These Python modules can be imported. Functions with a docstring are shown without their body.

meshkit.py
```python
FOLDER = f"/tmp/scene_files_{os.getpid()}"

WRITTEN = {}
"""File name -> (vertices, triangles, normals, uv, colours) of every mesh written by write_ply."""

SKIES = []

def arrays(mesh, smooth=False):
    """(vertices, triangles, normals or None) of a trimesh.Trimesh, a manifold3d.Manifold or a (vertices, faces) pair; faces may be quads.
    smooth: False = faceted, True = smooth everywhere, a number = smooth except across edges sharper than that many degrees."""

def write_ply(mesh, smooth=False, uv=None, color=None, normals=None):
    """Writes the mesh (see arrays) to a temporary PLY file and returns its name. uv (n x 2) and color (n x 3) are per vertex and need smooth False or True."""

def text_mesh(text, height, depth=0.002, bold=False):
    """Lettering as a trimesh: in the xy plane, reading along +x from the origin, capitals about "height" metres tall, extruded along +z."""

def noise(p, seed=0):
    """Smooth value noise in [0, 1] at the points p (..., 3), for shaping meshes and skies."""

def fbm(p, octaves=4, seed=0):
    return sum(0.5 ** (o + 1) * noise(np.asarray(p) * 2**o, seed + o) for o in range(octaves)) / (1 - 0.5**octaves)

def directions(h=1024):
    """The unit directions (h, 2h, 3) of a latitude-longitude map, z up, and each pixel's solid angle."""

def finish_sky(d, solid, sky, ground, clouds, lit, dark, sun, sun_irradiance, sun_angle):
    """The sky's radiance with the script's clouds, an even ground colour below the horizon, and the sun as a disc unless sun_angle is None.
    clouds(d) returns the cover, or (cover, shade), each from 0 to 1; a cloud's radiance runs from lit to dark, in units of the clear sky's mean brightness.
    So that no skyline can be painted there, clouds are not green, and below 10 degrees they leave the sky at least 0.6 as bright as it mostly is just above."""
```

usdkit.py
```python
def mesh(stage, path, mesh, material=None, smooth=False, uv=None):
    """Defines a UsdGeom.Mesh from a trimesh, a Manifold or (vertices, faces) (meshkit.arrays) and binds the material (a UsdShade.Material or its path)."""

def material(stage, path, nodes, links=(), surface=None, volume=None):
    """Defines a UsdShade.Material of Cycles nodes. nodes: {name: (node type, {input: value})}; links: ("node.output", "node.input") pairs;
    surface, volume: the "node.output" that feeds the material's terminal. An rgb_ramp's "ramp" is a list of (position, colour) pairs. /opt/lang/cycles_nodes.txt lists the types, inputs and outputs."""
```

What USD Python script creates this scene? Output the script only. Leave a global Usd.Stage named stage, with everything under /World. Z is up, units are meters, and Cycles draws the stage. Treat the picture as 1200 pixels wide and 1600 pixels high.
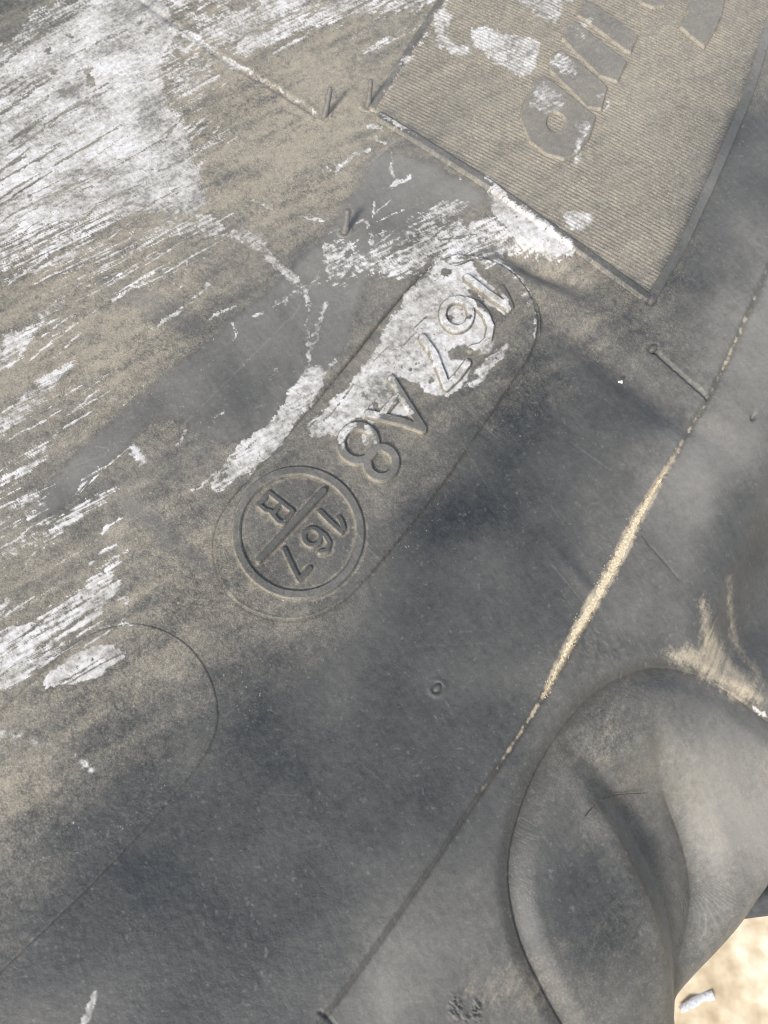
import math
import numpy as np, trimesh, shapely, usdkit
from shapely.geometry import Polygon, LineString, Point
from scipy.spatial import cKDTree
from scipy.interpolate import RBFInterpolator
from scipy.ndimage import map_coordinates, gaussian_filter
from pxr import Usd, UsdGeom, UsdLux, UsdShade, Gf, Sdf, Vt

stage = Usd.Stage.CreateInMemory()
UsdGeom.SetStageUpAxis(stage, UsdGeom.Tokens.z)
UsdGeom.SetStageMetersPerUnit(stage, 1.0)
UsdGeom.Xform.Define(stage, '/World')
UsdGeom.Scope.Define(stage, '/World/Looks')
rng = np.random.default_rng(7)

# ------------------------------------------------------------------ camera
F, TILT, D0, Z0 = 1150.0, math.radians(22), 0.36, 0.50      # focal length for a 1200-wide frame, tilt, distance, height of the sidewall
C = np.array([0, -D0 * math.sin(TILT), Z0 + D0 * math.cos(TILT)])
FW = np.array([0, math.sin(TILT), -math.cos(TILT)]); UP = np.array([0, math.cos(TILT), math.sin(TILT)]); RT = np.array([1.0, 0, 0])
cam = UsdGeom.Camera.Define(stage, '/World/camera')
m = Gf.Matrix4d(); m.SetRow(0, Gf.Vec4d(*RT, 0)); m.SetRow(1, Gf.Vec4d(*UP, 0)); m.SetRow(2, Gf.Vec4d(*(-FW), 0)); m.SetRow(3, Gf.Vec4d(*C, 1))
cam.AddTransformOp().Set(m)
cam.CreateHorizontalApertureAttr(36.0); cam.CreateVerticalApertureAttr(48.0); cam.CreateFocalLengthAttr(36.0 * F / 1200)
cam.CreateClippingRangeAttr(Gf.Vec2f(0.01, 100))
cam.CreateFStopAttr(16.0); cam.CreateFocusDistanceAttr(0.395)
EXPOSURE = 1.32
cam.CreateExposureAttr(EXPOSURE)

# ------------------------------------------------------------------ light: hazy daylight from the left
SUN = np.array([-0.52, -0.85, 0]); SUN /= np.linalg.norm(SUN); EL = math.radians(38)
SUN = np.array([SUN[0] * math.cos(EL), SUN[1] * math.cos(EL), math.sin(EL)])
usdkit.material(stage, '/World/Looks/sky', {
    'sky': ('sky_texture', {'sky_type': 'single_scattering', 'sun_disc': False, 'sun_elevation': EL, 'sun_rotation': math.atan2(SUN[0], SUN[1]), 'aerosol_density': 2.0}),
    'hz': ('hsv', {'saturation': .55}), 'bg': ('background_shader', {'strength': 0.10})}, [('sky.color', 'hz.color'), ('hz.color', 'bg.color')], surface='bg.background')
dome = UsdLux.DomeLight.Define(stage, '/World/sky')
UsdShade.MaterialBindingAPI.Apply(dome.GetPrim()).Bind(UsdShade.Material.Get(stage, '/World/Looks/sky'))
sun = UsdLux.DistantLight.Define(stage, '/World/sun')
sun.CreateNormalizeAttr(True); sun.CreateIntensityAttr(0.4); sun.CreateAngleAttr(10.0); sun.CreateColorAttr(Gf.Vec3f(1.0, 0.95, 0.88))
zx = SUN; xx = np.cross([0, 0, 1], zx); xx /= np.linalg.norm(xx); yx = np.cross(zx, xx)
m = Gf.Matrix4d()
for i, r in enumerate((xx, yx, zx)): m.SetRow(i, Gf.Vec4d(*r, 0))
sun.AddTransformOp().Set(m)

# ------------------------------------------------------------------ helpers
def unproject(P, z=0.0):
    """the point at height z (over the sidewall level) that is seen at photograph position P"""
    P = np.asarray(P, float); d = FW + ((P[..., 0:1] - 600) / F) * RT - ((P[..., 1:2] - 800) / F) * UP
    t = (Z0 + z - C[2]) / d[..., 2]
    return C + d * np.asarray(t)[..., None]

def project(X):
    d = X - C; w = d @ FW
    return np.stack([600 + F * (d @ RT) / w, 800 - F * (d @ UP) / w], -1)

def sstep(a, b, x):
    t = np.clip((x - a) / (b - a), 0, 1); return t * t * (3 - 2 * t)

_lat = {}
def vnoise(x, y, seed):
    if seed not in _lat: _lat[seed] = np.random.default_rng(1000 + seed).random((256, 256))
    g = _lat[seed]; xi, yi = np.floor(x), np.floor(y); fx, fy = x - xi, y - yi
    fx, fy = fx * fx * (3 - 2 * fx), fy * fy * (3 - 2 * fy)
    i, j = xi.astype(int) & 255, yi.astype(int) & 255; i1, j1 = (i + 1) & 255, (j + 1) & 255
    return (g[i, j] * (1 - fx) + g[i1, j] * fx) * (1 - fy) + (g[i, j1] * (1 - fx) + g[i1, j1] * fx) * fy

def fbm(x, y, seed, octs=4, rough=0.55):
    s, a, n = 0, 1.0, 0
    for k in range(octs):
        s = s + a * vnoise(x * 2 ** k + 17.3 * k, y * 2 ** k + 5.1 * k, seed + k); n += a; a *= rough
    return s / n

def dense(pts, closed=False, step=0.6):
    p = np.asarray(pts, float)
    if closed: p = np.vstack([p, p[:1]])
    seg = np.linalg.norm(np.diff(p, axis=0), axis=1); at = np.r_[0, np.cumsum(seg)]
    t = np.arange(0, at[-1], step)
    return np.stack([np.interp(t, at, p[:, k]) for k in (0, 1)], 1)

def smooth_curve(pts, closed=False, n=3):
    """Chaikin corner cutting"""
    p = np.asarray(pts, float)
    for _ in range(n):
        q = np.roll(p, -1, 0) if closed else p[1:]
        a = p if closed else p[:-1]
        new = np.empty((2 * len(a), 2)); new[0::2] = a * 0.75 + q * 0.25; new[1::2] = a * 0.25 + q * 0.75
        p = new if closed else np.vstack([p[:1], new, p[-1:]])
    return p

class Line:
    """distance to an open or closed polyline; sd(): signed, positive inside"""
    def __init__(s, pts, closed=False, smooth=0, step=0.8):
        s.p = smooth_curve(pts, closed, smooth) if smooth else np.asarray(pts, float)
        s.closed = closed; s.q = dense(s.p, closed, step); s.t = cKDTree(s.q)
        s.poly = Polygon(s.p).buffer(0) if closed else None
        s.lo, s.hi = s.q.min(0), s.q.max(0)
    def near(s, P, r):
        x, y = P[:, 0], P[:, 1]; return (x >= s.lo[0] - r) & (x <= s.hi[0] + r) & (y >= s.lo[1] - r) & (y <= s.hi[1] + r)
    def dist(s, P, r=40.0):
        d = np.full(len(P), r); k = s.near(P, r)
        if k.any(): d[k] = np.minimum(s.t.query(P[k], distance_upper_bound=r)[0], r)
        return d
    def along(s, P, r=40.0):
        """distance and how far along the line (0..1)"""
        d = np.full(len(P), r); a = np.zeros(len(P)); k = s.near(P, r)
        if k.any():
            dd, i = s.t.query(P[k], distance_upper_bound=r); d[k] = np.minimum(dd, r); a[k] = np.minimum(i, len(s.q) - 1) / len(s.q)
        return d, a
    def sd(s, P, r=40.0):
        d = s.dist(P, r); k = s.near(P, 0); inside = np.zeros(len(P), bool)
        if k.any(): inside[k] = shapely.contains_xy(s.poly, P[k, 0], P[k, 1])
        return np.where(inside, d, -d)

class Strokes:
    """pen strokes of one width (lettering)"""
    def __init__(s, lines, w):
        s.w = w + 1.5; w = s.w; q = np.vstack([dense(l, False, 0.5) for l in lines]); s.t = cKDTree(q); s.lo, s.hi = q.min(0) - w, q.max(0) + w
    def sd(s, P, r=12.0):
        d = np.full(len(P), r); k = (P[:, 0] >= s.lo[0] - r) & (P[:, 0] <= s.hi[0] + r) & (P[:, 1] >= s.lo[1] - r) & (P[:, 1] <= s.hi[1] + r)
        if k.any(): d[k] = np.minimum(s.t.query(P[k], distance_upper_bound=r)[0], r)
        return s.w / 2 - d

def ellipse(cx, cy, rx, ry, a0=0, a1=360, rot=0):
    t = np.radians(np.linspace(a0, a1, 60)); x, y = rx * np.cos(t), ry * np.sin(t); r = math.radians(rot)
    return np.stack([cx + x * math.cos(r) - y * math.sin(r), cy + x * math.sin(r) + y * math.cos(r)], 1)

used = set()
def numbered(path):
    p, k = path, 0
    while p in used: k += 1; p = f'{path}_{k:03d}'
    used.add(p); return p
def tag(prim, label=None, category=None, kind=None, group=None):
    for k, v in (('label', label), ('category', category), ('kind', kind), ('group', group)):
        if v: prim.SetCustomDataByKey(k, v)
    return prim
def thing(name, label, category, group=None, loc=(0, 0, 0)):
    x = UsdGeom.Xform.Define(stage, numbered('/World/' + name)); x.AddTranslateOp().Set(Gf.Vec3d(*map(float, loc)))
    return tag(x.GetPrim(), label, category, None, group)
def obj(name, mesh, mat, parent='/World', smooth=True, m1=None, m2=None, label=None, kind=None, m3=None):
    parent = parent if isinstance(parent, str) else str(parent.GetPath())
    p = numbered(parent + '/' + name)
    g = usdkit.mesh(stage, p, mesh, '/World/Looks/' + mat, smooth)
    api = UsdGeom.PrimvarsAPI(g)
    for nm, a in (('wear_shading', m1), ('soil', m2), ('film', m3)):
        if a is not None: api.CreatePrimvar(nm, Sdf.ValueTypeNames.Color3fArray, 'vertex').Set(Vt.Vec3fArray.FromNumpy(np.ascontiguousarray(a, np.float32)))
    return tag(g.GetPrim(), label, None, kind)

# ------------------------------------------------------------------ where things lie (traced on the photograph's 1200 x 1600 grid, then laid on the tyre)
SHOULDER = [(330, 1830), (430, 1695), (500, 1600), (620, 1435), (740, 1255), (850, 1090), (930, 945), (1000, 800), (1060, 700), (1110, 620), (1160, 510), (1200, 420), (1250, 300), (1310, 120), (1360, -60), (1400, -260)]
TREAD_EDGE = [(840, 2040), (930, 1860), (1020, 1745), (1086, 1622), (1172, 1492), (1202, 1440), (1232, 1390), (1290, 1290), (1400, 1150), (1500, 980), (1600, 700), (1680, 400), (1740, 0), (1760, -300)]
CAPSULE = [(695, 398), (650, 437), (590, 508), (485, 640), (405, 732), (352, 790), (334, 830), (332, 872), (347, 920), (381, 953), (430, 971), (480, 970), (527, 950), (562, 918), (622, 848), (682, 772), (740, 690), (800, 600), (830, 557), (842, 515), (836, 475), (817, 441), (787, 415), (742, 399)]
CAPSULE2 = [(-120, 1210), (0, 1110), (60, 1055), (115, 1003), (150, 985), (200, 972), (240, 977), (282, 996), (315, 1030), (335, 1070), (343, 1110), (339, 1145), (320, 1185), (290, 1222), (220, 1303), (130, 1397), (0, 1520), (-120, 1640)]
PANEL = [(583, 172), (600, 140), (650, 62), (690, 0), (720, -60), (800, -200), (1300, -200), (1222, -40), (1203, 20), (1163, 150), (1112, 270), (1062, 380), (1015, 468), (900, 388), (760, 287), (660, 222)]
LUG = [(1420, 1260), (1290, 1190), (1200, 1118), (1150, 1080), (1085, 1047), (1030, 1036), (985, 1046), (930, 1075), (880, 1130), (835, 1200), (805, 1280), (790, 1350), (796, 1420), (815, 1490), (850, 1560), (890, 1630), (960, 1760), (1010, 1900), (1700, 1900), (1700, 1300)]
L_SHOULDER = Line(SHOULDER, smooth=3)
L_CAPS = Line(CAPSULE, True, 3); L_CAPS2 = Line(CAPSULE2, True, 3); L_PANEL = Line(PANEL, True); L_LUG = Line(LUG, True, 3)
RIDGE2 = Line([(870, 1150), (900, 1200), (930, 1250), (985, 1340), (1030, 1440), (1052, 1530), (1060, 1640), (1050, 1760)], smooth=3)
RIDGE3 = Line([(1010, 1130), (1035, 1190), (1060, 1240), (1095, 1320), (1111, 1400), (1106, 1460), (1090, 1530), (1080, 1600)], smooth=3)
SEAM = Line([(180, -30), (225, 5), (300, 55), (345, 92), (420, 133), (495, 180)], smooth=2)
CRACK = Line([(692, 402), (655, 432), (622, 470), (590, 508), (563, 545), (520, 596), (487, 638)], smooth=0)
GROOVE = Line([(1022, 548), (1060, 580), (1106, 620)])
SEAM2 = Line([(500, 1582), (512, 1590), (530, 1612)])
TEAR = Line([(1004, 838), (1012, 850), (1040, 880), (1060, 905)], smooth=1)

plan_sh = Line(unproject(smooth_curve(SHOULDER), 0.0)[:, :2] * 1000, step=1.0)          # the same two lines in plan, in mm
plan_ed = Line(unproject(smooth_curve(TREAD_EDGE), -0.05)[:, :2] * 1000, step=1.0)
_o = np.array([-3000.0, 3000.0])
poly_in_sh = Polygon(np.vstack([plan_sh.p, [(plan_sh.p[-1][0], 4000), (-4000, 4000), (-4000, -4000), (plan_sh.p[0][0], -4000)]])).buffer(0)
poly_in_ed = Polygon(np.vstack([plan_ed.p, [(plan_ed.p[-1][0], 4000), (-4000, 4000), (-4000, -4000), (plan_ed.p[0][0], -4000)]])).buffer(0)

def base_exact(XY):
    """the tyre's smooth shape (m, relative to the sidewall level) over plan points XY (m)"""
    p = XY * 1000
    ds = plan_sh.t.query(p)[0]; de = plan_ed.t.query(p)[0]
    ins = shapely.contains_xy(poly_in_sh, p[:, 0], p[:, 1]); ine = shapely.contains_xy(poly_in_ed, p[:, 0], p[:, 1])
    D = np.where(ins, ds, 0)
    side = -np.maximum(D - 90, 0) ** 2 / (2 * 2200.0)
    side = side + 2.2 * (fbm(p[:, 0] / 130, p[:, 1] / 130, 60, 2) - 0.5) * sstep(0, 60, D)
    t = ds / (ds + de + 1e-6)
    roll = -0.10 * ds - 46 * t ** 1.7
    wall = -55 - 0.10 * ds * 0 - de * 3.6
    z = np.where(ins, side, np.where(ine, np.maximum(roll, -60), wall))
    return np.maximum(z, -480) / 1000

_bx, _by, _bs = -.75, -.62, .0025
_bn = (int(1.5 / _bs), int(1.45 / _bs))
_bl = base_exact(np.stack([a.ravel() for a in np.meshgrid(_bx + _bs * np.arange(_bn[0]), _by + _bs * np.arange(_bn[1]), indexing='ij')], 1)).reshape(_bn)
_bl = gaussian_filter(_bl, 2.6)
def base_height(XY):
    return map_coordinates(_bl, [(XY[:, 0] - _bx) / _bs, (XY[:, 1] - _by) / _bs], order=3, mode='nearest')

def at(Q):
    """plan points and base surface under chart positions Q -> (base points without relief, where each is seen)"""
    X = unproject(Q, 0.0); X[:, 2] = Z0 + base_height(X[:, :2])
    return X, project(X)

def surf(P, n=6):
    """the surface point seen at P"""
    P = np.atleast_2d(np.asarray(P, float)); z = np.zeros(len(P))
    for _ in range(n):
        X = unproject(P, z); z = base_height(X[:, :2])
    return unproject(P, z)

# ---------------- relief of the plain sheet, m
def relief(P, X):
    p = X[:, :2] * 1000
    h = 0.00010 * (fbm(p[:, 0] / 4, p[:, 1] / 4, 5, 3) - 0.5) + 0.0005 * (fbm(p[:, 0] / 25, p[:, 1] / 25, 9, 2) - 0.5)
    j = 2.0 * (fbm(p[:, 0] / 3, p[:, 1] / 3, 15, 3) - 0.5)
    d, a = L_SHOULDER.along(P, 40)
    h -= 0.0012 * np.exp(-((d + j) / 4.0) ** 2) * (0.5 + 0.5 * sstep(0.03, 0.3, a))
    h -= 0.0007 * np.exp(-((SEAM.dist(P) - 1 + j) / 3) ** 2) - 0.0004 * np.exp(-((SEAM.dist(P) - 7 + j) / 5) ** 2)
    h -= 0.0016 * np.exp(-(GROOVE.dist(P, 20) / 2.6) ** 2)
    h -= 0.0010 * np.exp(-(SEAM2.dist(P, 20) / 3) ** 2)
    h -= 0.0003 * np.exp(-(TEAR.dist(P, 20) / 1.4) ** 2)
    h -= 0.0012 * np.exp(-((CRACK.dist(P, 20) + j) / 2.6) ** 2)
    for cx, cy, rx, ry, rot, dep in ((842, 416, 70, 19, 27, -0.0085), (880, 470, 90, 26, 30, 0.0022), (985, 590, 170, 30, 36, -0.0060), (950, 660, 150, 40, 36, 0.0022), (1178, 650, 4, 7, 20, -0.003), (760, 690, 140, 60, 35, 0.0010), (905, 905, 60, 10, 50, 0.0012)):
        c, s = math.cos(math.radians(rot)), math.sin(math.radians(rot)); x, y = P[:, 0] - cx, P[:, 1] - cy
        h += dep * np.exp(-((x * c + y * s) / rx) ** 2 - ((-x * s + y * c) / ry) ** 2)
    for k, (cx, cy) in enumerate([(1020, 545), (1018, 470), (683, 1075)]):
        r = np.hypot(P[:, 0] - cx, P[:, 1] - cy); h += 0.0006 * np.exp(-((r - 12) / 4) ** 2) - 0.0005 * np.exp(-(r / 6) ** 2)
    q = (P[:, 0] - 1165) * .93 + (P[:, 1] - 800) * .36
    h -= .017 * sstep(-6, 95, q) * sstep(560, 720, P[:, 1]) * sstep(1090, 960, P[:, 1])
    # ripples and chatter near the shoulder
    k = ((P[:, 0] > 840) & (P[:, 0] < 1010) & (P[:, 1] > 960) & (P[:, 1] < 1090))
    if k.any():
        x, y = P[k, 0], P[k, 1]; w = np.exp(-((x - 925) / 50) ** 2 - ((y - 1020) / 38) ** 2)
        h[k] += 0.0005 * w * np.sin((x * 0.83 + y * 0.25) / 3.6 + 2 * j[k])
    # chewed rubber at the bottom
    k = (np.abs(P[:, 0] - 728) < 60) & (np.abs(P[:, 1] - 1580) < 50)
    if k.any():
        x, y = P[k, 0], P[k, 1]
        s = np.exp(-((x - 712) / 9) ** 2 - ((y - 1575) / 17) ** 2) + np.exp(-((x - 745) / 7) ** 2 - ((y - 1580) / 17) ** 2) + 0.6 * np.exp(-((x - 730) / 10) ** 2 - ((y - 1592) / 7) ** 2)
        h[k] += np.minimum(s, 1) * (0.0008 + 0.0048 * (fbm(x / 6, y / 6, 33, 3, 0.7) - 0.5))
    return h

# ---------------- wear, soil and some painted light and shade
# x, y, dust, tone (rubber tone plus painted light beyond the shoulder)
CTRL = np.array([(0, 0, .5, -.2), (120, 150, .6, 0), (0, 500, .75, 0), (100, 470, .8, 0), (200, 525, .9, .05), (150, 600, .8, 0), (60, 690, .6, .05), (330, 260, .85, 0), (450, 270, .9, .05), (540, 270, .95, .05), (520, 100, .85, 0), (620, 60, .7, 0),
    (350, 420, .6, -.05), (430, 330, .8, 0), (290, 560, .5, 0), (400, 540, .35, .05), (200, 680, .4, 0), (100, 800, .4, -.05), (250, 770, .65, 0), (310, 850, .6, 0), (200, 860, .75, 0), (60, 890, .6, 0), (160, 960, .65, -.05), (250, 950, .5, -.1), (330, 1010, .4, -.1),
    (100, 1110, .55, -.1), (20, 1210, .75, 0), (100, 1210, .5, -.05), (200, 1110, .45, -.1), (250, 1030, .6, 0), (250, 1250, .15, -.15), (150, 1330, .1, -.15), (40, 1380, .35, -.1), (300, 1400, 0, -.27), (100, 1500, 0, -.2), (30, 1580, .1, -.1), (400, 1300, .05, -.2), (400, 1130, .1, -.15), (500, 1050, .12, -.12), (520, 1180, .12, -.05),
    (600, 1100, .1, -.15), (600, 950, .08, -.2), (650, 850, .1, -.18), (760, 720, .06, -.15), (700, 820, .05, -.18), (800, 900, .08, -.12), (860, 760, .08, -.15), (850, 650, .1, -.2), (950, 650, .08, -.15), (900, 560, .35, -.05), (1000, 520, .4, -.05), (900, 470, .5, 0), (960, 440, .45, 0), (1080, 430, .2, .0), (1120, 320, .05, -.05), (1050, 580, .3, -.02), (1160, 200, .08, 0), (1030, 660, .12, -.08),
    (560, 600, .5, 0), (650, 700, .5, .02), (760, 620, .45, 0), (480, 960, .5, 0), (360, 870, .6, 0), (600, 760, .45, 0), (465, 835, .36, .10), (440, 790, .36, .10), (770, 800, .08, -.06), (740, 860, .1, -.06),
    (700, 130, .85, .0), (900, 300, .9, .1), (1000, 380, .85, .1), (1000, 150, .9, .2), (1100, 100, .85, .2), (800, 200, .85, 0), (950, 60, .85, .1),
    (650, 250, .3, .05), (720, 280, .4, .0), (600, 300, .3, 0), (560, 345, .5, 0), (480, 440, .3, 0), (420, 480, .35, 0), (560, 520, .45, 0), (520, 480, .45, -.05),
    (1170, 500, .15, .5), (1120, 680, .15, .45), (1080, 760, .1, .36), (1170, 790, .05, -.05), (1185, 880, .05, -.22), (1050, 900, .05, .12), (1000, 980, .1, .05), (950, 1140, .3, .08), (1000, 1250, .3, -.08), (880, 1350, .1, -.10), (1000, 1330, .25, -.15), (1060, 1330, .2, -.18), (940, 1170, .4, .0), (900, 1400, .12, -.15), (650, 1480, .1, .16), (760, 1490, .2, .12), (820, 1330, .1, -.05), (740, 1380, .05, .12), (880, 1540, .3, .05), (1100, 1250, .2, .3), (1140, 1320, .2, .3), (1130, 1180, .15, .25), (1060, 1400, .25, -.15), (920, 1480, .2, -.15), (600, 1520, 0, .2), (540, 1480, 0, -.15), (700, 1150, .08, -.1), (620, 1290, .05, -.08), (780, 1050, .1, -.08), (450, 1450, 0, -.22), (350, 1560, 0, -.18), (560, 1380, .03, -.12)])  # shoulder sheen and shade at right edge and lug fold painted as tone
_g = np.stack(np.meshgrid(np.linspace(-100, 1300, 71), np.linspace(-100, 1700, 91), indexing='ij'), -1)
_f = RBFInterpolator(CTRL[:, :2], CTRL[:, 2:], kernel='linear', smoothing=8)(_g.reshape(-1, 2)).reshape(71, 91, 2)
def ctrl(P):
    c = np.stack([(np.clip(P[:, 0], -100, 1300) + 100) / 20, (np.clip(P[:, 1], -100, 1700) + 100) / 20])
    return [map_coordinates(_f[..., k], c, order=1, mode='nearest') for k in (0, 1)]

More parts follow.
